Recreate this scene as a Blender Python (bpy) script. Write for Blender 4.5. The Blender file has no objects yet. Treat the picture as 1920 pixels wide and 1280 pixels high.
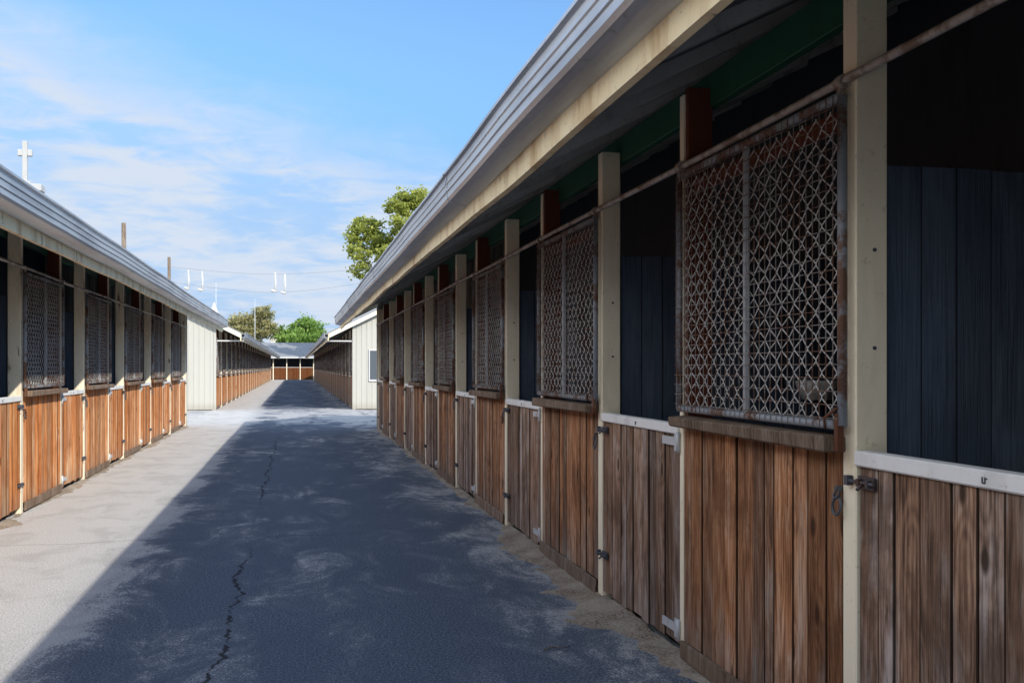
import bpy, bmesh, math, random
from mathutils import Vector
from mathutils import noise as mn
random.seed(7)
S = bpy.context.scene
C = S.collection
EYE = 1.55
TH = math.radians(12.24)
SN, CS = math.sin(TH), math.cos(TH)
F = 1866.7
def at(px, py, z):
    x = (px-960)/F*z
    return Vector((x*CS+z*SN, z*CS-x*SN, EYE+(688-py)/F*z))

# ------------------------------------------------------------------ materials
class G:
    def __init__(s, name, rough=.8, metal=0.0, spec=.3):
        s.m = bpy.data.materials.new(name); s.m.use_nodes = True
        s.N = s.m.node_tree.nodes; s.L = s.m.node_tree.links
        s.P = s.N['Principled BSDF']
        s.P.inputs['Roughness'].default_value = rough
        s.P.inputs['Metallic'].default_value = metal
        s.P.inputs['Specular IOR Level'].default_value = spec
    def put(s, sock, v):
        if isinstance(v, bpy.types.NodeSocket): s.L.new(v, sock)
        elif isinstance(v, tuple) and len(v) == 3 and sock.type == 'RGBA': sock.default_value = (*v, 1)
        else: sock.default_value = v
    def n(s, t, **p):
        n = s.N.new(t)
        for k, v in p.items(): setattr(n, k, v)
        return n
    def obj(s): return s.n('ShaderNodeTexCoord').outputs['Object']
    def rand(s): return s.n('ShaderNodeObjectInfo').outputs['Random']
    def attr(s, a='bv'): return s.n('ShaderNodeAttribute', attribute_name=a).outputs['Fac']
    def sep(s, v):
        n = s.n('ShaderNodeSeparateXYZ'); s.put(n.inputs[0], v); return n.outputs
    def comb(s, x=0., y=0., z=0.):
        n = s.n('ShaderNodeCombineXYZ')
        for i, v in enumerate((x, y, z)): s.put(n.inputs[i], v)
        return n.outputs[0]
    def add(s, a, b):
        n = s.n('ShaderNodeVectorMath', operation='ADD'); s.put(n.inputs[0], a); s.put(n.inputs[1], b); return n.outputs[0]
    def sc(s, v, sc):
        n = s.n('ShaderNodeVectorMath', operation='MULTIPLY'); s.put(n.inputs[0], v); n.inputs[1].default_value = sc; return n.outputs[0]
    def noise(s, v, scale=1., detail=4., rough=.55, dist=0.):
        n = s.n('ShaderNodeTexNoise'); s.put(n.inputs['Vector'], v)
        n.inputs['Scale'].default_value = scale; n.inputs['Detail'].default_value = detail
        n.inputs['Roughness'].default_value = rough; n.inputs['Distortion'].default_value = dist
        return n.outputs[0]
    def vor(s, v, scale=1.):
        n = s.n('ShaderNodeTexVoronoi'); s.put(n.inputs['Vector'], v); n.inputs['Scale'].default_value = scale
        return n.outputs['Distance']
    def math(s, op, a, b=0., clamp=False):
        n = s.n('ShaderNodeMath', operation=op, use_clamp=clamp); s.put(n.inputs[0], a); s.put(n.inputs[1], b); return n.outputs[0]
    def mr(s, v, a, b, c=0., d=1., smooth=True):
        n = s.n('ShaderNodeMapRange', interpolation_type='SMOOTHSTEP' if smooth else 'LINEAR')
        s.put(n.inputs[0], v)
        for i, x in enumerate((a, b, c, d)): s.put(n.inputs[i+1], x)
        return n.outputs[0]
    def ramp(s, f, stops):
        n = s.n('ShaderNodeValToRGB'); s.put(n.inputs[0], f); e = n.color_ramp.elements
        while len(e) < len(stops): e.new(.5)
        for q, (p, c) in zip(e, stops): q.position = p; q.color = (*c, 1)
        return n.outputs[0]
    def mix(s, f, a, b, mode='MIX'):
        n = s.n('ShaderNodeMix', data_type='RGBA', blend_type=mode)
        s.put(n.inputs[0], f); s.put(n.inputs[6], a); s.put(n.inputs[7], b); return n.outputs[2]
    def bump(s, h, st=.3, d=.01):
        n = s.n('ShaderNodeBump'); n.inputs['Strength'].default_value = st; n.inputs['Distance'].default_value = d
        s.put(n.inputs['Height'], h); s.L.new(n.outputs[0], s.P.inputs['Normal'])
    def col(s, c): s.put(s.P.inputs['Base Color'], c)

def wood(name, dark, mid, light, grey, gamt, bottom=.5, tint=(.56, 1.34), knots=.9, axis=None, ring=.07, streak=.6, stain=0.):
    g = G(name, .85, 0, .2)
    bv = g.attr(); rd = g.rand(); tc = g.n('ShaderNodeTexCoord'); o0 = tc.outputs['Object']
    w = g.math('ADD', g.math('MULTIPLY', bv, 37.), g.math('MULTIPLY', rd, 91.))
    o = g.add(o0, g.comb(w, g.math('MULTIPLY', w, .63), g.math('MULTIPLY', w, 1.37)))
    k = g.vor(g.sc(o, (6., 6., 2.6)), 1)
    gn = g.noise(g.sc(o, (8, 8, 1.7)), 1, 5, .70, .5)
    low = g.noise(g.sc(o, (7., 7., .55)), 1, 1, .5, .2)
    rg = g.math('SINE', g.math('MULTIPLY', g.math('ADD', low, g.mr(k, .0, .5, .16, 0.)), 75.))
    rg = g.math('ADD', g.math('MULTIPLY', rg, .5), .5)
    grain = g.noise(g.sc(o, (90, 90, 2.6)), 1, 4, .70, .4)
    f = g.math('ADD', g.math('ADD', g.math('MULTIPLY', grain, .58), g.math('MULTIPLY', gn, .44)), g.math('MULTIPLY', g.math('SUBTRACT', rg, .5), ring))
    c = g.ramp(f, [(.36, dark), (.51, mid), (.68, light)])
    z = g.sep(o0)[2]
    gf = g.math('ADD', g.math('MULTIPLY', g.mr(z, .75, 0., 0., bottom), gn), g.mr(gn, .46, .64, 0., gamt))
    gf = g.math('ADD', gf, g.math('MULTIPLY', g.math('SUBTRACT', bv, .5), .7), True)
    greyc = g.mix(g.mr(f, .36, .64), tuple(x*.40 for x in grey), tuple(x*1.55 for x in grey))
    c = g.mix(gf, c, greyc)
    t = g.mr(g.math('FRACT', g.math('MULTIPLY', bv, 7.3)), 0, 1, tint[0], tint[1], False)
    c = g.mix(1., c, g.comb(t, t, t), 'MULTIPLY')
    if knots:
        c = g.mix(g.mr(k, .07, .16, knots, 0.), c, tuple(x*.6 for x in dark))
    st = g.noise(g.sc(o, (75, 75, 2.2)), 1, 4, .74, .4)
    c = g.mix(g.mr(st, .57, .68, 0., streak), c, tuple(x*.5 for x in dark))
    if stain:   # dark weather stains in broad patches across the boards, and a scuffed foot
        sn = g.noise(g.add(g.sc(o0, (3., 3., 2.2)), g.comb(g.math('MULTIPLY', rd, 60.), bv, 0.)), 1, 5, .68, .4)
        c = g.mix(g.mr(sn, .48, .66, 0., stain), c, tuple(x*1.1 for x in dark))
        c = g.mix(g.math('MULTIPLY', g.mr(z, .32, .05, 0., .6), gn), c, (.22, .18, .145))
    if axis is not None:   # gap shade painted dark onto the board sides and bevels
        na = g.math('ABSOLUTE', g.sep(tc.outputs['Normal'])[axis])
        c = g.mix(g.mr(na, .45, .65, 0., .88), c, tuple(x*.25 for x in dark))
    g.col(c); g.bump(grain, .6, .008)
    return g.m

def paint(name, base, dirt, amt=.5, rough=.6, scale=3., rust=0., vary=0.):
    g = G(name, rough, 0, .3); o0 = g.obj(); rd = g.rand(); o = g.add(o0, g.comb(g.math('MULTIPLY', rd, 50.), 0., 0.))
    a = g.noise(g.sc(o, (scale*1.6, scale*1.6, scale*.5)), 1, 5, .62, .3)
    b = g.noise(o, 40, 3, .6, 0)
    c = g.mix(g.mr(a, .45, .78, 0., amt), base, dirt)
    c = g.mix(g.mr(b, .62, .72, 0., amt*.7), c, tuple(x*.55 for x in dirt))
    if rust:
        r = g.noise(g.sc(o, (9, 9, 2.)), 1, 4, .65, 0)
        c = g.mix(g.mr(r, .60, .68, 0., rust), c, (.16, .07, .03))
    if vary:
        t = g.mr(rd, 0., 1., 1-vary, 1., False); c = g.mix(1., c, g.comb(t, t, t), 'MULTIPLY')
    g.col(c); return g.m

def metal(name, base, rustc, amt, rough=.5, met=.5):
    g = G(name, rough, met, .4); o = g.add(g.obj(), g.comb(g.math('MULTIPLY', g.rand(), 50.), 0., 0.))
    a = g.noise(o, 5, 5, .7, 0)
    lo = .72-amt*.45
    g.col(g.mix(g.mr(a, lo-.06, lo+.06), base, rustc)); return g.m

M = {}
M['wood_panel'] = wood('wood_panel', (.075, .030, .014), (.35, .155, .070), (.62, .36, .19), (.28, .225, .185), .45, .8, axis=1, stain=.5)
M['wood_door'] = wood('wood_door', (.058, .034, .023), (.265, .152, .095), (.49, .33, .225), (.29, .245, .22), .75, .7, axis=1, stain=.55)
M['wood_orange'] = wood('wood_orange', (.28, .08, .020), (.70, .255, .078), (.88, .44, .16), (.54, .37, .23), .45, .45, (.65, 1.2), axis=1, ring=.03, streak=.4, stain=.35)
M['wood_ledge'] = wood('wood_ledge', (.07, .045, .03), (.22, .155, .11), (.36, .27, .20), (.22, .18, .15), .5, .2, (.8, 1.1), 0, ring=0)
M['cream'] = paint('cream_paint', (.95, .86, .66), (.58, .47, .30), .38)
M['cream_rust'] = paint('cream_paint_stained', (.88, .78, .60), (.42, .35, .25), .6, rust=.8)
M['fascia'] = paint('fascia_paint', (.96, .83, .54), (.52, .32, .12), .85, rust=.7)
M['white'] = paint('white_paint', (.84, .85, .84), (.45, .44, .42), .5, .5)
M['white_clean'] = paint('white_clean', (.62, .62, .61), (.5, .48, .45), .3, .5)
M['mast_white'] = paint('mast_white', (.50, .50, .49), (.38, .37, .35), .4, .5)
M['bowl_white'] = paint('bowl_white', (.90, .90, .88), (.7, .68, .65), .2, .4)
M['brown'] = paint('brown_stain', (.14, .040, .022), (.07, .022, .012), .6, .6)
M['green'] = paint('green_paint', (.022, .10, .062), (.014, .06, .04), .5, .5)
M['soffit'] = paint('soffit', (.24, .24, .245), (.14, .14, .14), .7)
M['rafter'] = paint('rafter_paint', (.92, .91, .88), (.40, .37, .34), .7, vary=.45)
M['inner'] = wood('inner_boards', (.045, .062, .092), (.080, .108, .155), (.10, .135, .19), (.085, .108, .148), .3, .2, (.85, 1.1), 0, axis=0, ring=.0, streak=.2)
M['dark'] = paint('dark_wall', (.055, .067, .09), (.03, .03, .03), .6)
M['rusty'] = metal('rusty_wire', (.24, .225, .21), (.14, .070, .042), .46, .75, 0)
M['rust'] = metal('rust', (.20, .12, .08), (.12, .045, .022), .6, .8, 0)
M['zinc'] = metal('galvanised_wire', (.64, .64, .63), (.30, .24, .19), .14, .6, 0)
M['frame'] = metal('grille_frame', (.30, .33, .37), (.16, .085, .055), .45, .6, .1)
M['pipe'] = metal('pipe', (.46, .43, .40), (.24, .18, .14), .45, .6, .1)
M['iron'] = metal('dark_iron', (.10, .11, .13), (.09, .045, .03), .3, .5, .4)
M['galv'] = metal('galvanised_plate', (.56, .59, .62), (.34, .30, .26), .15, .5, .2)
g = G('gutter_metal', .40, .55, .45); o = g.obj()
a = g.noise(g.sc(o, (6, .7, 6)), 1, 5, .6); b = g.noise(o, 25, 4, .6)
c = g.mix(g.mr(a, .4, .7), (.58, .61, .64), (.38, .40, .43)); c = g.mix(g.mr(b, .60, .75, 0, .6), c, (.26, .24, .22))
g.col(c); M['gutter'] = g.m
g = G('roof_sheet', .6, .1, .3); o = g.obj()
a = g.noise(g.sc(o, (.8, 5, .8)), 1, 4, .6)
g.col(g.mix(a, (.28, .285, .29), (.19, .19, .19))); M['roof'] = g.m
g = G('siding', .6, 0, .3); o = g.obj(); a = g.noise(g.sc(o, (3, 3, .5)), 1, 5, .6)
zz = g.sep(o)[2]
c = g.mix(g.mr(a, .45, .75, 0, .3), (.47, .46, .41), (.38, .365, .32)); c = g.mix(g.mr(zz, .35, .0, 0, .5), c, (.28, .25, .20))
g.col(c); M['siding'] = g.m
g = G('glass', .15, 0, .4); g.col((.10, .115, .13)); M['glass'] = g.m
g = G('sign_red', .5); g.col((.45, .05, .04)); M['red'] = g.m
M['pole'] = wood('pole_wood', (.07, .05, .04), (.20, .15, .11), (.3, .24, .18), (.22, .19, .16), .4, .2, (.9, 1.1), 0)
g = G('wire_grey', .6); g.col((.20, .21, .23)); M['wire'] = g.m

def ground_mat(name, mode):
    g = G(name, .92, 0, .22); o = g.obj(); x, y, z = g.sep(o)
    big = g.noise(g.sc(o, (1, .6, 1)), .62, 4, .60, .5); mid = g.noise(g.sc(o, (1., .50, 1)), 2.0, 6, .74, .8)
    fine = g.noise(o, 22, 4, .8); grit = g.noise(o, 75, 2, .8)
    left = g.mr(x, -.95, -1.65, 0., .46); right = g.mr(x, .7, 1.95, 0., .15)
    cross = g.math('MULTIPLY', g.mr(y, 26, 30, 0., .22), g.mr(y, 36, 40, 1., .0))
    e = g.math('ADD', g.math('ADD', left, right), cross)
    if mode == 'cross': e = g.math('ADD', .24, 0.)
    f = g.math('ADD', g.math('MULTIPLY', big, .68), g.math('MULTIPLY', mid, 1.05))
    f = g.math('SUBTRACT', g.math('ADD', f, e), .385)
    gr = g.math('MULTIPLY', g.math('SUBTRACT', g.math('ADD', g.math('MULTIPLY', grit, .5), g.math('MULTIPLY', fine, .5)), .5), .9)
    fg = g.math('ADD', f, gr)
    dust = g.mr(fg, .56, .76, 0., .50)
    dust = g.math('ADD', dust, g.mr(f, .42, .72, 0., .15), True)
    dust = g.math('ADD', dust, g.math('MULTIPLY', g.mr(x, -1.1, -1.7), .26), True)
    tar = g.ramp(grit, [(.30, (.034, .046, .068)), (.50, (.082, .102, .138)), (.64, (.185, .215, .265)), (.75, (.31, .345, .40))])
    tar = g.mix(g.mr(big, .44, .60, 0, .40), tar, (.080, .098, .132))
    dc = g.mix(g.mr(grit, .3, .7), (.44, .425, .40), (.74, .72, .69))
    stain = g.noise(g.sc(o, (1.2, .8, 1)), 1.7, 5, .7, .5)
    dc = g.mix(g.mr(stain, .46, .62, 0, .45), dc, (.40, .385, .36))
    c = g.mix(dust, tar, dc)
    if mode != 'cross':
        yv = g.comb(0., y, 0.)
        off = g.math('ADD', g.math('MULTIPLY', g.math('SUBTRACT', g.noise(yv, 1.1, 2), .5), .26), g.math('MULTIPLY', g.math('SUBTRACT', g.noise(yv, 9., 3), .5), .12))
        d = g.math('ABSOLUTE', g.math('SUBTRACT', g.math('SUBTRACT', x, off), -.40))
        gate = g.math('MAXIMUM', g.mr(y, 7.8, 9.2, 1., .25), g.math('MULTIPLY', g.mr(y, 10.8, 12.5), g.mr(y, 20., 25., 1., .3)))
        wd = g.math('MULTIPLY', g.math('MULTIPLY', gate, g.mr(g.noise(o, 9, 3), .30, .60)), .016)
        ck = g.mr(g.math('SUBTRACT', d, wd), -.006, .005, .9, 0.)
        ck = g.math('MULTIPLY', ck, gate)
        xv = g.comb(x, 0., 0.)
        offy = g.math('ADD', g.math('MULTIPLY', g.math('SUBTRACT', g.noise(xv, .8, 2), .5), .5), g.math('MULTIPLY', g.math('SUBTRACT', g.noise(xv, 8., 3), .5), .14))
        yy = g.math('ABSOLUTE', g.math('SUBTRACT', g.math('SUBTRACT', g.math('MODULO', g.math('ADD', y, 40.), 9.3), 2.9), offy))
        ck2 = g.mr(yy, .0, .018, .5, 0.)
        c = g.mix(g.math('MAXIMUM', ck, ck2), c, (.014, .015, .018))
    g.col(c); g.bump(grit, .7, .012)
    return g.m
M['asphalt'] = ground_mat('asphalt', 'lane')
M['crossing'] = ground_mat('worn_asphalt', 'cross')
g = G('earth', .95, 0, .1); o = g.obj(); a = g.noise(o, .3, 4); b = g.noise(o, 8, 4)
g.col(g.mix(b, g.mix(a, (.22, .19, .13), (.30, .26, .2)), (.20, .2, .12))); M['earth'] = g.m
g = G('dirt', .97, 0, .1); o = g.obj(); a = g.noise(o, 3, 5, .65); b = g.noise(o, 60, 3, .8)
g.col(g.mix(g.mr(b, .35, .7), g.mix(g.mr(a, .35, .65), (.16, .11, .07), (.38, .315, .245)), (.48, .41, .33))); g.bump(b, .8, .015); M['dirt'] = g.m
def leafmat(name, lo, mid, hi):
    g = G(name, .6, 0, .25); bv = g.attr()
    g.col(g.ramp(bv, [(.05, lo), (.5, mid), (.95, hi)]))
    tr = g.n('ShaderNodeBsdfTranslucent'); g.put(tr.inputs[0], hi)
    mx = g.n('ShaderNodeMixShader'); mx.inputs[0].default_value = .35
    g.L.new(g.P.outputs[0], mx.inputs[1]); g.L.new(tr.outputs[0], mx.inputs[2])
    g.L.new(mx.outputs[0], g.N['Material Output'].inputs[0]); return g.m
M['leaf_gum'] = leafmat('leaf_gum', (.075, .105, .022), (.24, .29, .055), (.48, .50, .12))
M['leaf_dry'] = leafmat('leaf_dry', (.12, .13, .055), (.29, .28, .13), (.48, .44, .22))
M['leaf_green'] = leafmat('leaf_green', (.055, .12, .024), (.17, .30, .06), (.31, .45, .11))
M['bark'] = wood('bark', (.08, .06, .05), (.2, .17, .14), (.34, .3, .26), (.25, .22, .2), .4, .2, (.9, 1.1), 0)

# ------------------------------------------------------------------ mesh helpers
class MB:
    def __init__(s, sg=1):
        s.bm = bmesh.new(); s.sg = sg; s.ly = s.bm.faces.layers.float.new('bv')
    def v(s, x, y, z): return s.bm.verts.new((s.sg*x, y, z))
    def f(s, vs, r=.5, smooth=False):
        try: q = s.bm.faces.new(vs)
        except ValueError: return
        q[s.ly] = r; q.smooth = smooth
    def box(s, x0, x1, y0, y1, z0, z1, r=None, jit=0.):
        r = random.random() if r is None else r
        j = lambda: random.uniform(-jit, jit)
        p = [s.v(x+j(), y+j(), z+j()) for x in (x0, x1) for y in (y0, y1) for z in (z0, z1)]
        for q in ((0, 1, 3, 2), (4, 6, 7, 5), (0, 4, 5, 1), (2, 3, 7, 6), (0, 2, 6, 4), (1, 5, 7, 3)): s.f([p[i] for i in q], r)
    def prism(s, pts, ys, wob=None, r=.5, smooth=False):
        rings = []
        for y in ys:
            dx, dz = wob(y) if wob else (0, 0)
            rings.append([s.v(x+dx, y, z+dz) for x, z in pts])
        n = len(pts)
        for a, b in zip(rings, rings[1:]):
            for i in range(n): s.f([a[i], a[(i+1) % n], b[(i+1) % n], b[i]], r, smooth)
        s.f(rings[0], r); s.f(list(reversed(rings[-1])), r)
    def tube(s, pts, rad, n=6, closed=False, r=.5):
        pts = [Vector(p) for p in pts]; m = len(pts); rings = []
        for i, p in enumerate(pts):
            a = pts[i-1] if (i or closed) else p; b = pts[(i+1) % m] if (i < m-1 or closed) else p
            t = (b-a).normalized(); u = t.cross(Vector((.31, .2, .93)) if abs(t.z) < .9 else Vector((1, .1, 0))).normalized(); w = t.cross(u)
            ra = rad[i] if isinstance(rad, (list, tuple)) else rad
            rings.append([s.v(*(p+(u*math.cos(k*2*math.pi/n)+w*math.sin(k*2*math.pi/n))*ra)) for k in range(n)])
        for i in range(m if closed else m-1):
            a, b = rings[i], rings[(i+1) % m]
            for k in range(n): s.f([a[k], a[(k+1) % n], b[(k+1) % n], b[k]], r, n > 4)
        if not closed: s.f(rings[0], r); s.f(list(reversed(rings[-1])), r)
    def build(s, name, mat, parent=None, loc=(0, 0, 0), bevel=0.):
        bmesh.ops.recalc_face_normals(s.bm, faces=s.bm.faces[:])
        me = bpy.data.meshes.new(name); s.bm.to_mesh(me); s.bm.free()
        me.materials.append(mat)
        o = bpy.data.objects.new(name, me); C.objects.link(o); o.location = loc
        if parent: o.parent = parent
        if bevel:
            b = o.modifiers.new('Bevel', 'BEVEL'); b.width = bevel; b.segments = 1; b.limit_method = 'ANGLE'
        return o
def thing(name, label, cat, loc=(0, 0, 0), group=None):
    o = bpy.data.objects.new(name, None); C.objects.link(o); o.location = loc; o.empty_display_size = .2
    return tag(o, label, cat, group)
def tag(o, label, cat, group=None):
    o['label'] = label; o['category'] = cat
    if group: o['group'] = group
    return o
def cp(o, parent, loc=None):
    c = o.copy(); C.objects.link(c); c.parent = parent
    if loc is not None: c.location = loc
    for ch in o.children: cp(ch, c)
    return c
def struct(o): o['kind'] = 'structure'; return o

# ------------------------------------------------------------------ stable block
ZS = lambda x: 2.76+.5*((x if x < 3.5 else 7-x)+.9)
def boards(mb, y0, y1, x0, x1, z0, z1, w=.128, zj=.012):
    n = max(1, round((y1-y0)/w)); ww = (y1-y0)/n
    cuts = [y0+i*ww+(random.uniform(-.035, .035) if 0 < i < n else 0) for i in range(n+1)]
    for a, b in zip(cuts, cuts[1:]):
        d = random.uniform(-.005, .005); gp = random.uniform(.0005, .003)
        mb.box(x0+d, x1+d, a+gp, b-gp, z0+random.uniform(-zj, zj), z1, jit=.0015)
def gutter_wob(amp):
    ph = [random.uniform(0, 6) for _ in range(4)]
    return lambda y: (amp*.5*math.sin(y*1.3+ph[0])+amp*.3*math.sin(y*3.1+ph[1]), amp*.8*math.sin(y*.55+ph[2])+amp*.4*math.sin(y*1.9+ph[3]))

def stable(label, X0, sg, y0, y1, B0, n, Lm, Ld, woods, near=True, window=False):
    P = Lm+Ld; R = thing('stable_block', label, 'stable', (X0, y0, 0)); nb = lambda: MB(sg)
    L = y1-y0
    mp, md, mcream = woods
    m = nb(); m.prism([(-1.0, ZS(-1.0)), (3.5, ZS(3.5)), (8.0, ZS(8.0)), (8.0, ZS(8.0)+.05), (3.5, ZS(3.5)+.05), (-1.0, ZS(-1.0)+.05)], [-.3, L+.3]); m.build('roof', M['roof'], R)
    m = nb(); m.prism([(-.88, ZS(-.88)-.012), (3.45, ZS(3.45)-.012), (3.45, ZS(3.45)-.003), (-.88, ZS(-.88)-.003)], [-.25, L+.25]); m.build('roof_lining', M['soffit'], R)
    ys = [-.32+i*(L+.64)/max(2, int(L/.5)) for i in range(int(L/.5)+1)]
    wob = gutter_wob(.006)
    gp = [(-.922, 2.590), (-1.000, 2.606), (-1.035, 2.618), (-1.048, 2.636), (-1.048, 2.672), (-1.056, 2.678), (-1.056, 2.690), (-1.049, 2.696), (-1.050, 2.722), (-1.057, 2.728), (-1.057, 2.742), (-1.050, 2.748), (-1.052, 2.776), (-1.070, 2.784), (-1.070, 2.800), (-1.045, 2.801), (-1.035, 2.65), (-1.01, 2.632), (-.935, 2.612), (-.930, 2.742), (-.922, 2.742)]
    m = nb(); m.prism(gp, ys, wob); m.build('gutter', M['gutter'], R)
    if near and sg > 0:
        for yj in [3.1+6.1*i for i in range(int(L/6.1))]:
            m = nb(); dx, dz = wob(yj); m.prism([(a-.004 if a < -1 else a, b-.004 if b < 2.7 else b+.003) for a, b in gp[:16]], [yj, yj+.045], lambda y: (dx, dz)); m.build('gutter_joint', M['gutter'], R)
    fw = gutter_wob(.010)
    m = nb(); m.prism([(-.920, 2.500), (-.885, 2.500), (-.885, 2.765), (-.920, 2.75)], ys, fw); m.build('fascia', M['fascia'], R)
    m = nb(); m.box(.135, .185, -.02, L+.02, 2.92, 3.10); m.build('beam', M['green'], R, bevel=.004)
    for yy in (-.30, L+.27):
        m = nb(); m.prism([(-.88, ZS(-.88)-.16), (3.5, ZS(3.5)-.16), (7.9, ZS(7.9)-.16), (7.9, ZS(7.9)-.004), (3.5, ZS(3.5)-.004), (-.88, ZS(-.88)-.004)], [yy, yy+.03]); m.build('barge_board', M['cream'], R)
    sp = .82 if near else 1.545
    rd_ = .10
    m = nb(); m.prism([(-.88, ZS(-.88)-rd_), (3.4, ZS(3.4)-rd_), (3.4, ZS(3.4)-.014), (-.88, ZS(-.88)-.014)], [-.035, .035]); rf = m.build('rafter', M['rafter'], R, (0, .4, 0))
    for i in range(1, int((L-.2)/sp)): cp(rf, R, (0, .4+i*sp, 0))
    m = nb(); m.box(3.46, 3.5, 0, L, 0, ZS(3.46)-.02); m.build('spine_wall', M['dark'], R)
    m = nb(); m.box(6.96, 7.0, 0, L, 0, ZS(7.0)-.02); m.build('rear_wall', M['siding'], R)
    for yy, s_ in ((0, -1), (L, 1)):
        m = nb(); x = 0; prev = None
        prof = [(0, 0), (.10, 0), (.12, .014), (.17, .014), (.19, 0)]
        while x < 6.99:
            for dx, dy in prof[:-1]:
                X = min(x+dx, 7.0); a = m.v(X, yy+s_*(.012+dy), 0.02); b = m.v(X, yy+s_*(.012+dy), ZS(X)-.02)
                if prev: m.f([prev[0], a, b, prev[1]])
                prev = (a, b)
            x += .19
        m.box(-.03, .06, yy-.035, yy+.04, 0, 3.05)
        m.build('end_wall', M['siding'], R)
    if window:
        m = nb()
        for bx in ((.56, .60, 1.03, 2.20), (1.25, 1.29, 1.03, 2.20), (.60, 1.25, 1.03, 1.09), (.60, 1.25, 2.15, 2.20), (.91, .94, 1.09, 2.15)): m.box(bx[0], bx[1], -.07, -.02, bx[2], bx[3])
        w = m.build('window', M['white_clean'], R, bevel=.004)
        m = nb(); m.box(.60, 1.25, -.045, -.038, 1.09, 2.15); m.build('pane', M['glass'], w)
    PW = .09
    m = nb(); m.box(0, .13, -PW, 0, 0, 2.99); pB = m.build('post', mcream, R, (0, B0-y0, 0), .005)
    if near and sg > 0:
        for zz in (1.62, 1.98):
            m = nb(); m.tube([(.075, -PW-.004, zz), (.075, -PW+.002, zz)], .0075, 8); m.build('bolt', M['iron'], pB)
    m = nb(); m.box(0, .06, -PW*.55, 0, 0, 2.99); pA = m.build('post', M['cream'], R, (0, B0+Lm-y0, 0), .004)
    m = nb(); m.box(.012, .15, -PW, -PW*.56, 0, 3.02); jb = m.build('jamb', M['brown'], R, (0, B0+Lm-y0, 0), .004)
    wp = Lm-PW
    pans, doors = [], []
    wd = Ld-PW
    for vi in range(3 if near else 1):
        m = nb(); boards(m, .004, wp+.03, .0, .03, .10, 1.235); pan = m.build('lower_panel', mp, R, (0, B0-y0, 0), .0035); pans.append(pan)
        m = nb(); m.box(-.095, .035, -.02, wp+.02, 1.237, 1.295, jit=.005); m.build('ledge', M['wood_ledge'], pan, bevel=.008)
        m = nb(); m.box(-.022, -.008, .01, wp+.03, .02, .115, jit=.004); m.build('skirting_board', M['wood_ledge'], pan, bevel=.004)
        m = nb(); boards(m, .008, wd-.008, .006, .038, .06, 1.20); dr = m.build('door', md, R, (0, B0+Lm-y0, 0), .0035); doors.append(dr)
        m = nb(); m.box(-.012, .052, .003, wd-.003, 1.190, 1.246); m.build('top_rail', M['white'], dr, bevel=.006)
        if near:
            m = nb(); yk = wd-.70
            for bx in ((0, .005, 0, .018), (.012, .017, 0, .018), (.003, .014, -.002, .003), (.016, .024, .012, .016)): m.box(-.0145, -.0118, yk-bx[1], yk-bx[0], 1.207+bx[2], 1.207+bx[3])
            m.build('stencil_mark', M['iron'], dr)
            for zl in (1.135, .31):
                m = nb(); m.box(-.010, .002, wd-.13, wd-.03, zl-.022, zl+.022); m.tube([(-.018, wd-.145, zl), (-.018, wd+.035, zl)], .007, 8); m.box(-.027, -.008, wd-.115, wd-.097, zl-.013, zl+.013); m.box(-.027, -.008, wd-.06, wd-.042, zl-.013, zl+.013)
                m.tube([(-.018, wd-.08, zl), (-.048, wd-.084, zl-.022)], .006, 6); m.box(-.026, -.002, wd+.016, wd+.04, zl-.018, zl+.018)
                m.build('latch', M['iron'], dr)
            for zl in (1.15, .15):
                m = nb(); m.box(-.008, .003, .0, .06, zl-.05, zl+.05); m.box(-.0085, .0025, .06, .24, zl-.022, zl+.022); m.tube([(-.012, -.006, zl-.055), (-.012, -.006, zl+.055)], .011, 8)
                m.build('hinge', M['galv'], dr)
    # grille
    gx = -.034; g0, g1 = -.055, Lm-PW+.01; z0, z1 = 1.335, 2.548
    m = nb()
    for a, b in (((g0, z0), (g0, z1)), ((g1, z0), (g1, z1)), ((g0, z0), (g1, z0)), ((g0, z1), (g1, z1))): m.tube([(gx, *a), (gx, *b)], .0185, 8)
    gr = m.build('window_grille', M['frame'], R, (0, B0-y0, 0))
    step = .050 if near else .1; t = .0014 if near else .004
    m = nb(); y = g0+step*.6
    while y < g1: m.box(gx-.022, gx-.022+2*t, y-t, y+t, z0-.01, z1+.005, .5); y += step
    z = z0+step*.5
    while z < z1: m.box(gx-.0255, gx-.0255+2*t, g0-.005, g1+.005, z-t, z+t, .5); z += step
    m.build('square_mesh', M['rusty'], gr)
    if near:
        m = nb(); p = .054; a = .0255; hp = .094; i = 0; y = g0+.04
        while y < g1-.02:
            pts = []; z = z0
            while z < z1-.001:
                for tt, sgn in ((0, -1), (.10, -1), (.5, 1), (.60, 1)):
                    if z+tt*hp < z1: pts.append((gx+.018+(.004 if sgn > 0 else -.002), y+sgn*a*(1 if i % 2 else -1), z+tt*hp))
                z += hp
            m.tube(pts, .0026, 4); y += p; i += 1
        m.build('crimped_mesh', M['zinc'], gr)
        m = nb(); ym = g0+(g1-g0)*.50; m.box(gx-.012, gx+.010, ym-.011, ym+.011, z0, z1); m.build('stiffener', M['galv'], gr)
        for yc in (g0+.01, g1-.01):
            m = nb(); m.tube([(-.03, yc-.022, 2.60), (-.03, yc+.022, 2.60)], .027, 8); m.box(-.045, -.022, yc-.012, yc+.012, 2.52, 2.585); m.build('clamp', M['pipe'], gr)
        m = nb(); m.box(-.055, -.030, g0-.003, g0+.022, 1.24, 1.38); m.tube([(-.055, g0+.0, 1.40), (-.08, g0+.05, 1.36), (-.075, g0+.05, 1.32)], .006, 6); m.build('catch', M['rust'], gr)
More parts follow.
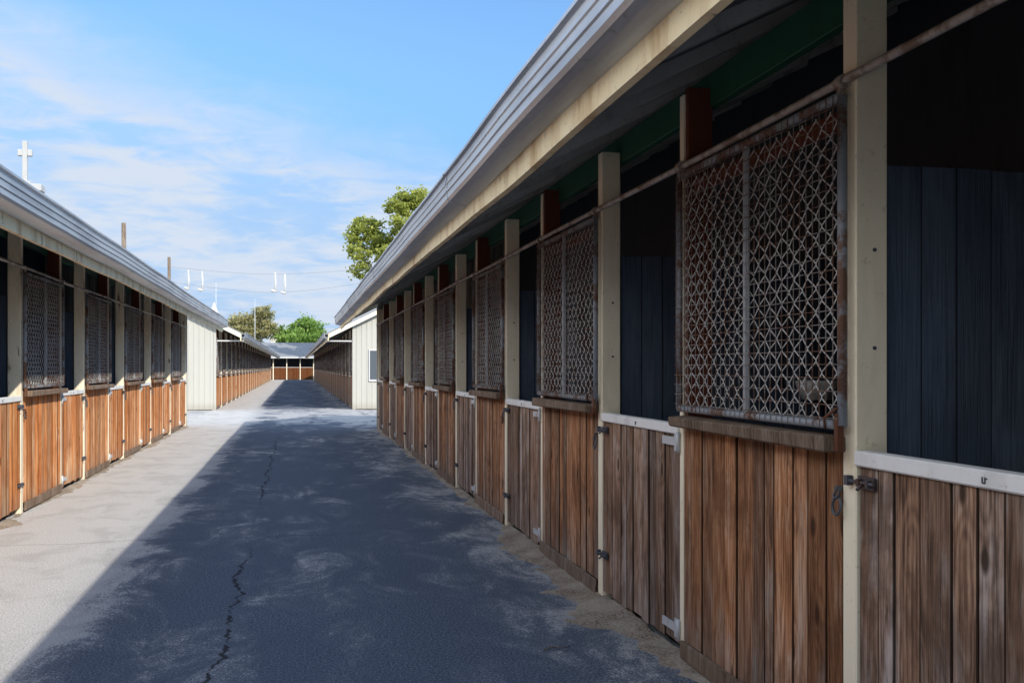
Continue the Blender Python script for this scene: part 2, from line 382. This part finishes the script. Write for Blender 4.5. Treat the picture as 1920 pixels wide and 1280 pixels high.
    m = nb(); m.box(.03, .055, .0, wp, 2.46, 2.53); hd = m.build('header_rail', M['brown'], R, (0, B0-y0, 0), .004)
    m = nb(); x = .14
    while x < 3.44:
        m.box(x+.001, min(x+.149, 3.455), -.058+random.uniform(-.003, .003), -.03, 0.02, 2.30+random.uniform(-.003, .003)); x += .15
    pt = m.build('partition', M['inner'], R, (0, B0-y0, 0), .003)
    rg = None
    if near:
        m = nb(); c_ = lambda cz, rr, q: [(-.020+q*math.cos(k*.5236), .008+rr*math.sin(k*.5236)*.85, cz+rr*math.cos(k*.5236)) for k in range(12)]
        m.tube(c_(1.078, .018, .008), .0055, 6, True); m.tube(c_(1.032, .034, .003), .006, 6, True)
        m.box(-.026, .0, .0, .016, 1.090, 1.105)
        rg = m.build('tie_ring', M['iron'], R, (0, B0-y0, 0))
    for k in range(n+1):
        y = B0-y0+k*P
        if k: cp(pB, R, (0, y, 0))
        if k and k < n:
            cp(pt, R, (0, y, 0))
            if rg: cp(rg, R, (0, y, 0))
            for o_ in (gr, hd): cp(o_, R, (0, y, 0))
            cp(pA, R, (0, y+Lm, 0)); cp(jb, R, (0, y+Lm, 0))
            for arr, yy in ((pans, y), (doors, y+Lm)):
                if k >= len(arr): cp(arr[k % len(arr)], R, (0, yy, 0))
                else: arr[k].location = (0, yy, 0)
    m = nb(); ph = random.uniform(0, 6)
    m.tube([(-.03+.003*math.sin(i*.9+ph), i*L/60, 2.60+.005*math.sin(i*.6+ph)) for i in range(61)], .0165, 8); m.build('pipe_rail', M['pipe'], R)
    if not near:
        m = nb(); m.tube([(-.98, .03, 2.60), (-.97, .03, 2.50), (-.06, .03, 2.50), (-.05, .03, 2.46)], .026, 8); m.build('gutter_outlet', M['white_clean'], R)
    return R

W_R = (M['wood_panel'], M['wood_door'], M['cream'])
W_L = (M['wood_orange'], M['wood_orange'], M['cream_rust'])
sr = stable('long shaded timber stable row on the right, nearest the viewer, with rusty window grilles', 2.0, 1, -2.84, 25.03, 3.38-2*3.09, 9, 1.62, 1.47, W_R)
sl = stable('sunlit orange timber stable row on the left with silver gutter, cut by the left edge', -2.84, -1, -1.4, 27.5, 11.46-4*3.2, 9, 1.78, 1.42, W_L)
fr = stable('far right stable row beyond the crossing, shaded, its cream end wall with a window', 2.05, 1, 36.9, 36.95+3.09*26+.05, 36.95+.05, 26, 1.62, 1.47, W_R, False, True)
fl = stable('far left stable row beyond the crossing, sunlit orange doors and blank cream end wall', -2.84, -1, 37.3, 37.35+3.2*25+.05, 37.4, 25, 1.78, 1.42, W_L, False)
m = MB(-1); m.prism([(3.1, 4.9), (3.9, 4.9), (3.9, 5.6), (3.5, 6.7), (3.1, 5.6)], [44.6, 45.6]); m.build('roof_vent', M['white_clean'], fl)

# feed bowl behind the nearest grille
q = at(1517, 732, 6.95)
fb = thing('feed_bowl', 'small white bowl hung on the partition seen through the nearest window grille', 'bowl', (q.x, 6.40, q.z-.06))
m = MB()
prof = [(.02, 0), (.095, .0), (.13, .08), (.145, .13), (.137, .132), (.12, .07), (.02, .015)]
rings = [[m.v(r*math.cos(k*.3927), -.15+r*math.sin(k*.3927), z) for k in range(16)] for r, z in prof]
for a, b in zip(rings, rings[1:]):
    for k in range(16): m.f([a[k], a[(k+1) % 16], b[(k+1) % 16], b[k]], .5, True)
m.build('bowl_body', M['bowl_white'], fb)
m = MB(); m.box(-.03, .03, -.02, -.004, .02, .14); m.build('bracket', M['galv'], fb)

# ------------------------------------------------------------------ far cross building
R = thing('end_stable', 'low grey roofed stable closing the far end of the lane', 'stable', (0, 124, 0))
m = MB()
pr = [(-.9, 2.70), (4.5, 4.55), (9.9, 2.7), (9.9, 2.76), (4.5, 4.62), (-.9, 2.76)]
rings = [[m.v(x, a, b) for a, b in pr] for x in (-16, 16)]
for i in range(6): m.f([rings[0][i], rings[0][(i+1) % 6], rings[1][(i+1) % 6], rings[1][i]])
m.f(rings[0]); m.f(rings[1]); m.build('roof', M['roof'], R)
m = MB(); m.box(-16, 16, -.95, -.85, 2.62, 2.78); m.build('gutter', M['white_clean'], R)
m = MB(); m.box(-16, 16, 3.4, 3.5, 0, 4.1); m.build('spine_wall', M['dark'], R)
p0 = d0 = None
for i in range(20):
    x = -15.5+i*1.6
    if p0 is None:
        m = MB(); m.box(-.05, .05, -.05, .08, 0, 2.95); p0 = m.build('post', M['cream'], R, (x, 0, 0))
        m = MB()
        for j in range(10): m.box(.06+j*.148, .06+j*.148+.143, 0, .03, .05, 1.50)
        d0 = m.build('door', M['wood_orange'], R, (x, 0, 0))
        m = MB(); m.box(.06, 1.54, -.01, .04, 1.503, 1.54); m.build('top_rail', M['white'], d0)
    else: cp(p0, R, (x, 0, 0)); cp(d0, R, (x, 0, 0))

# white building with sign behind it
q = at(534, 690, 165)
R = thing('office_building', 'distant white flat roofed building with a red sign above the end stable', 'building', (q.x, q.y, 0))
m = MB(); m.box(-2.3, 2.3, 0, 6, 0, 6.0); m.box(-1.2, 2.1, .8, 5, 6.0, 6.6); m.build('wall', M['white_clean'], R, bevel=.02)
m = MB(); m.box(-2.45, 2.45, -.15, 6.15, 6.002, 6.15); m.build('parapet', M['cream'], R)
for xx in (-1.6, .9):
    m = MB(); m.box(xx, xx+.9, -.04, .03, 4.0, 5.1); w = m.build('window', M['white'], R); m = MB(); m.box(xx+.08, xx+.82, -.055, -.045, 4.08, 5.02); m.build('pane', M['glass'], w)
m = MB(); m.box(-.9, .75, -.1, .05, 6.2, 7.05); sg_ = m.build('sign', M['red'], R)
m = MB(); m.box(-.75, .6, -.125, -.105, 6.5, 6.75); m.build('sign_panel', M['white_clean'], sg_)

# ------------------------------------------------------------------ trees
def tree(name, label, base, forkz, clumps, nleaf, size, mat, tr=.3):
    R = thing(name, label, 'tree', base)
    m = MB(); fk = Vector((.15, 0, forkz))
    m.tube([(0, 0, -.1), (.05, .05, forkz*.35), (.2, 0, forkz*.7), fk], [tr, tr*.8, tr*.66, tr*.55], 8)
    for c in clumps:
        e = Vector(c[:3]); mid = fk.lerp(e, .5)+Vector((random.uniform(-.4, .4), random.uniform(-.4, .4), -.3))
        m.tube([fk-Vector((0, 0, .3)), mid, e, e+Vector((random.uniform(-.5, .5), 0, c[4]*.6))], [tr*.36, tr*.2, tr*.1, .02], 5)
    m.build('trunk', M['bark'], R)
    m = MB()
    vol = sum(c[3]**2*c[4] for c in clumps)
    for c in clumps:
        nsub = max(6, int(c[3]*c[3]*5)); subs = []
        for _ in range(nsub):
            d = Vector((random.gauss(0, 1), random.gauss(0, 1), random.gauss(0, 1))).normalized()*random.uniform(.4, 1)
            subs.append((Vector((c[0]+d.x*c[3], c[1]+d.y*c[3], c[2]+d.z*c[4])), random.uniform(.3, .55)*c[3]**.5, random.uniform(-.15, .15)))
        for _ in range(int(nleaf*c[3]**2*c[4]/vol)):
            ce, rr, tn = random.choice(subs)
            d = Vector((random.gauss(0, .6), random.gauss(0, .6), random.gauss(0, .42)))*rr
            p = ce+d
            a = Vector((random.gauss(0, 1), random.gauss(0, 1), random.gauss(-.5, .8))).normalized()
            b = a.cross(Vector((random.gauss(0, 1), random.gauss(0, 1), random.gauss(0, 1)))).normalized()
            l = size*random.uniform(.6, 1.3); w = l*.5
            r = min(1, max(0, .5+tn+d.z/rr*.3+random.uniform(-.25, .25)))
            m.f([m.v(*(p-a*l*.5)), m.v(*(p+b*w*.5)), m.v(*(p+a*l*.5)), m.v(*(p-b*w*.5))], r)
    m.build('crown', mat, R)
    return R
q = at(745, 690, 112)
def cl(px, py, rx, rz, z=112, b=None):
    p = at(px, py, z); return (p.x-b.x, p.y-b.y+random.uniform(-2, 2), p.z, rx, rz)
cs = [(768, 378, 2.0, 1.3), (795, 374, 1.8, 1.0), (742, 394, 1.5, 1.1), (690, 420, 1.8, 1.3), (664, 440, 1.3, 1.0), (702, 455, 1.9, 1.2), (672, 478, 1.3, .9), (765, 432, 2.0, 1.6), (730, 445, 1.5, 1.2), (685, 508, 1.4, 1.0), (730, 482, 1.9, 1.4), (800, 440, 2.5, 2.0), (840, 420, 2.5, 2.0), (790, 500, 2.5, 1.8), (850, 490, 2.2, 1.6)]
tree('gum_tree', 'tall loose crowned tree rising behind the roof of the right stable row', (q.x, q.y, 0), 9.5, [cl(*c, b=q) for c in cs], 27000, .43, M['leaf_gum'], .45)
q = at(470, 690, 150)
cs = [(452, 600, 1.8, 1.1), (478, 602, 2.1, 1.5), (492, 588, 1.5, 1.0), (438, 614, 2.0, 1.2), (465, 625, 2.6, 1.6), (503, 618, 1.7, 1.3), (425, 630, 2.0, 1.2), (496, 580, .9, .9)]
tree('dry_tree', 'distant olive green tree above the far left stable roof', (q.x, q.y, 0), 4.5, [cl(*c, z=150, b=q) for c in cs], 9000, .45, M['leaf_dry'], .35)
q = at(566, 690, 152)
cs = [(566, 613, 2.1, 1.2), (545, 622, 1.9, 1.2), (588, 620, 2.0, 1.3), (603, 632, 1.7, 1.1), (532, 634, 1.7, 1.1), (570, 633, 2.7, 1.5), (558, 606, 1.0, .7), (580, 608, .9, .6)]
tree('green_tree', 'distant rounded bright green tree behind the end stable', (q.x, q.y, 0), 4.0, [cl(*c, z=152, b=q) for c in cs], 10000, .45, M['leaf_green'], .35)

# ------------------------------------------------------------------ masts, poles, wires, lamps
q = at(47, 690, 62)
R = thing('cross_mast', 'white mast with a short cross arm and slab rising behind the left stable roof', 'mast', (q.x, q.y, 0))
zt = at(47, 265, 62).z; zb = at(47, 350, 62).z; za = at(47, 287, 62).z
m = MB(); m.tube([(0, 0, 0), (0, 0, zb)], .16, 10); m.box(-.14, .14, -.12, .12, zb+.2, zt); m.build('pole', M['mast_white'], R, bevel=.015)
m = MB(); m.box(-.42, -.142, -.14, .14, za-.20, za+.20); m.box(.142, .42, -.14, .14, za-.20, za+.20); m.build('cross_arm', M['mast_white'], R, bevel=.03)
m = MB(); m.box(-.35, 1.05, -.5, .5, zb-.3, zb+.12); m.box(-.3, .35, -.3, .3, zb+.122, zb+.3); m.build('slab', M['mast_white'], R, bevel=.03)
def pole(label, px, py, z, r):
    q = at(px, py, z); m = MB(); m.tube([(0, 0, 0), (.03, 0, q.z*.5), (0, 0, q.z)], [r*1.25, r*1.1, r], 8)
    tag(m.build('utility_pole', M['pole'], None, (q.x, q.y, 0)), label, 'pole')
pole('taller wooden pole standing behind the middle of the left stable roof', 232, 418, 70, .15)
pole('shorter wooden pole behind the far part of the left roof where the wires start', 317, 482, 100, .15)
def mast(label, px, py, z):
    q = at(px, py, z); m = MB(); m.tube([(0, 0, 0), (0, 0, q.z*.6), (0, 0, q.z)], [.07, .055, .03], 6); m.box(-.2, .2, -.02, .02, q.z-.9, q.z-.86)
    tag(m.build('antenna_mast', M['galv'], None, (q.x, q.y, 0)), label, 'mast')
mast('thin grey mast above the end of the left stable roof', 405, 530, 118)
mast('short thin mast poking above the distant olive green tree', 478, 560, 146)
def wire(label, pts, z):
    P = [at(px, py, z) for px, py in pts]; o = P[0].copy(); m = MB()
    fine = []
    for i in range(len(P)-1):
        for t in range(6):
            t /= 6; a = P[max(i-1, 0)]; b = P[i]; c = P[i+1]; d = P[min(i+2, len(P)-1)]
            fine.append(.5*((2*b)+(c-a)*t+(2*a-5*b+4*c-d)*t*t+(3*b-a-3*c+d)*t**3)-o)
    fine.append(P[-1]-o)
    m.tube(fine, .012, 4); tag(m.build('overhead_wire', M['wire'], None, o), label, 'wire')
wire('lower sagging overhead wire carrying the four white lamps', [(318, 527), (345, 532), (430, 543), (500, 548), (570, 545), (650, 535), (760, 518), (860, 498)], 100)
wire('upper faint overhead wire running from the shorter wooden pole to the tall tree', [(318, 500), (420, 510), (520, 514), (640, 508), (740, 498), (860, 480)], 101)
lm = None
names = ['leftmost white hook shaped lamp on the overhead wire', 'second white hook shaped lamp from the left on the overhead wire', 'third white hook shaped lamp from the left on the overhead wire', 'rightmost white hook shaped lamp on the overhead wire']
for i, (px, py) in enumerate(((353, 543), (379, 546), (516, 548), (534, 551))):
    q = at(px, py, 100)
    R = thing('hanging_lamp', names[i], 'lamp', q, 'white lamps along the overhead wire')
    if lm is None:
        m = MB(); m.tube([(0, 0, 0), (.04, 0, 1.0), (.0, 0, 2.0)], [.12, .10, .06], 6); a_ = m.build('arm', M['white_clean'], R)
        m = MB(); m.tube([(.08, 0, .10), (-.2, 0, .13), (-.46, 0, .24)], [.13, .14, .05], 8); b_ = m.build('lamp_head', M['white_clean'], R); lm = (a_, b_)
    else:
        for o_ in lm: cp(o_, R)

# ------------------------------------------------------------------ ground
def sheet(name, x0, x1, y0, y1, z, mat):
    m = MB(); m.f([m.v(x0, y0, z), m.v(x1, y0, z), m.v(x1, y1, z), m.v(x0, y1, z)])
    return struct(m.build(name, mat))
sheet('ground', -700, 700, -300, 1200, -.008, M['earth'])
sheet('cross_road', -60, 60, 24.0, 38.5, -.004, M['crossing'])
sheet('road', -2.95, 2.12, -12, 124.5, 0, M['asphalt'])
def verge(name, X0, sg, y0, y1, w, hgt, w1=None):
    m = MB(); ny = int((y1-y0)/.08); rows = []
    for j in range(ny+1):
        y = y0+j*(y1-y0)/ny; r = []
        k = .6+.8*mn.noise(Vector((y*.55, sg*3, 0)))+.4*mn.noise(Vector((y*2.3, sg*7, 1)))
        wq = w if w1 is None else w+(w1-w)*min(1, max(0, (y-7)/6))
        ww = wq*max(.1, k)
        for i in range(9):
            t = i/8; x = X0-sg*ww*t
            z = hgt*(1-t)**1.4*max(.15, k)-.012*t+(.018*mn.noise(Vector((x*7, y*7, 2)))+.010*mn.noise(Vector((x*19, y*19, 5))))*(1-t*.6)
            r.append(m.v(x, y, z))
        rows.append(r)
    for a, b in zip(rows, rows[1:]):
        for i in range(8): m.f([a[i], a[i+1], b[i+1], b[i]], .5, True)
    struct(m.build(name, M['dirt']))
verge('dirt_verge', 2.03, 1, -2, 25, .55, .042, .25)
verge('dirt_verge', -2.86, -1, -1, 27.4, .30, .025)
m = MB(); m.tube([(0, 0, .012), (.05, .03, .018), (.11, .02, .012), (.16, .05, .01)], [.006, .005, .004, .002], 5); q = at(1020, 1222, 2894/534)
tag(m.build('twig', M['bark'], None, (q.x, q.y, 0)), 'small dark twig on the dusty asphalt near the right foreground', 'twig')

# ------------------------------------------------------------------ world, sun, camera
sunv = Vector((2.35, -4.0, 2.8)).normalized()
w = bpy.data.worlds.new('World'); S.world = w; w.use_nodes = True
g = G.__new__(G); g.N = w.node_tree.nodes; g.L = w.node_tree.links
sky = g.n('ShaderNodeTexSky'); sky.sky_type = 'NISHITA'; sky.sun_disc = False
sky.sun_elevation = math.asin(sunv.z); sky.sun_rotation = math.atan2(sunv.x, sunv.y)
sky.air_density = 1.0; sky.dust_density = .3; sky.ozone_density = 2.0
d = g.n('ShaderNodeTexCoord').outputs['Generated']; dx, dy, dz = g.sep(d)
zz = g.math('ADD', g.math('MAXIMUM', dz, 0.), .16)
uv = g.comb(g.math('DIVIDE', dx, zz), g.math('DIVIDE', dy, zz), 0.)
n1 = g.noise(g.sc(uv, (1.1, 1.1, 1)), 1.6, 6, .58, .5)
n2 = g.noise(g.add(g.sc(uv, (3.2, 3.9, 1)), (3., 1., 0.)), 1.7, 5, .58, .5)
cf = g.math('ADD', g.math('MULTIPLY', n1, .60), g.math('MULTIPLY', n2, .42))
az = g.math('DIVIDE', dx, g.math('MAXIMUM', dy, .2))
edge = g.math('SUBTRACT', .245, g.math('MULTIPLY', az, .30))
mask = g.mr(g.math('SUBTRACT', edge, g.math('ADD', dz, g.math('MULTIPLY', g.math('SUBTRACT', n1, .5), .18))), -.03, .07)
mask2 = g.mr(az, .45, .12, .1, 1.)
dens = g.mr(cf, .39, .59, .24, 1.0)
fac = g.math('MULTIPLY', g.math('MULTIPLY', dens, mask), mask2)
haze = g.mr(dz, .26, .0, 0., .85)
blue = g.mix(1., sky.outputs[0], (1.02, 1.30, 1.50), 'MULTIPLY')
blue = g.mix(g.mr(dz, .40, .12, 0., .8), blue, (1.45, 3.15, 5.9))
base = g.mix(haze, blue, (2.6, 3.9, 5.9))
c = g.mix(fac, base, (4.55, 5.15, 6.05))
# unseen bright cloud left of frame, thin veil overhead, both added as fill
fill_bank = g.math('MULTIPLY', g.mr(dx, -.36, -.72), g.mr(dz, -.02, .06))
c = g.mix(g.math('MULTIPLY', fill_bank, g.mr(n1, .30, .58, .65, 1.)), c, (15.0, 15.2, 15.6))
c = g.mix(g.math('MULTIPLY', g.mr(dz, .50, .72), g.mr(n1, .30, .60, .5, .9)), c, (5.8, 7.4, 10.2))
bg = g.N['Background']; g.L.new(c, bg.inputs[0]); bg.inputs[1].default_value = .15

sun = bpy.data.lights.new('Sun', 'SUN'); sun.energy = 5.0; sun.angle = math.radians(.5); sun.color = (1, .93, .82)
so = bpy.data.objects.new('Sun', sun); C.objects.link(so); so.rotation_euler = sunv.to_track_quat('Z', 'Y').to_euler(); so.location = (20, -30, 30)
cam = bpy.data.cameras.new('Camera'); co = bpy.data.objects.new('Camera', cam); C.objects.link(co)
co.location = (0, 0, EYE); co.rotation_euler = (math.pi/2, 0, -TH)
cam.sensor_width = 36; cam.lens = 35; cam.shift_y = .025; cam.clip_end = 3000; cam.clip_start = .05
S.camera = co
S.view_settings.view_transform = 'Standard'; S.view_settings.look = 'None'; S.view_settings.exposure = 0
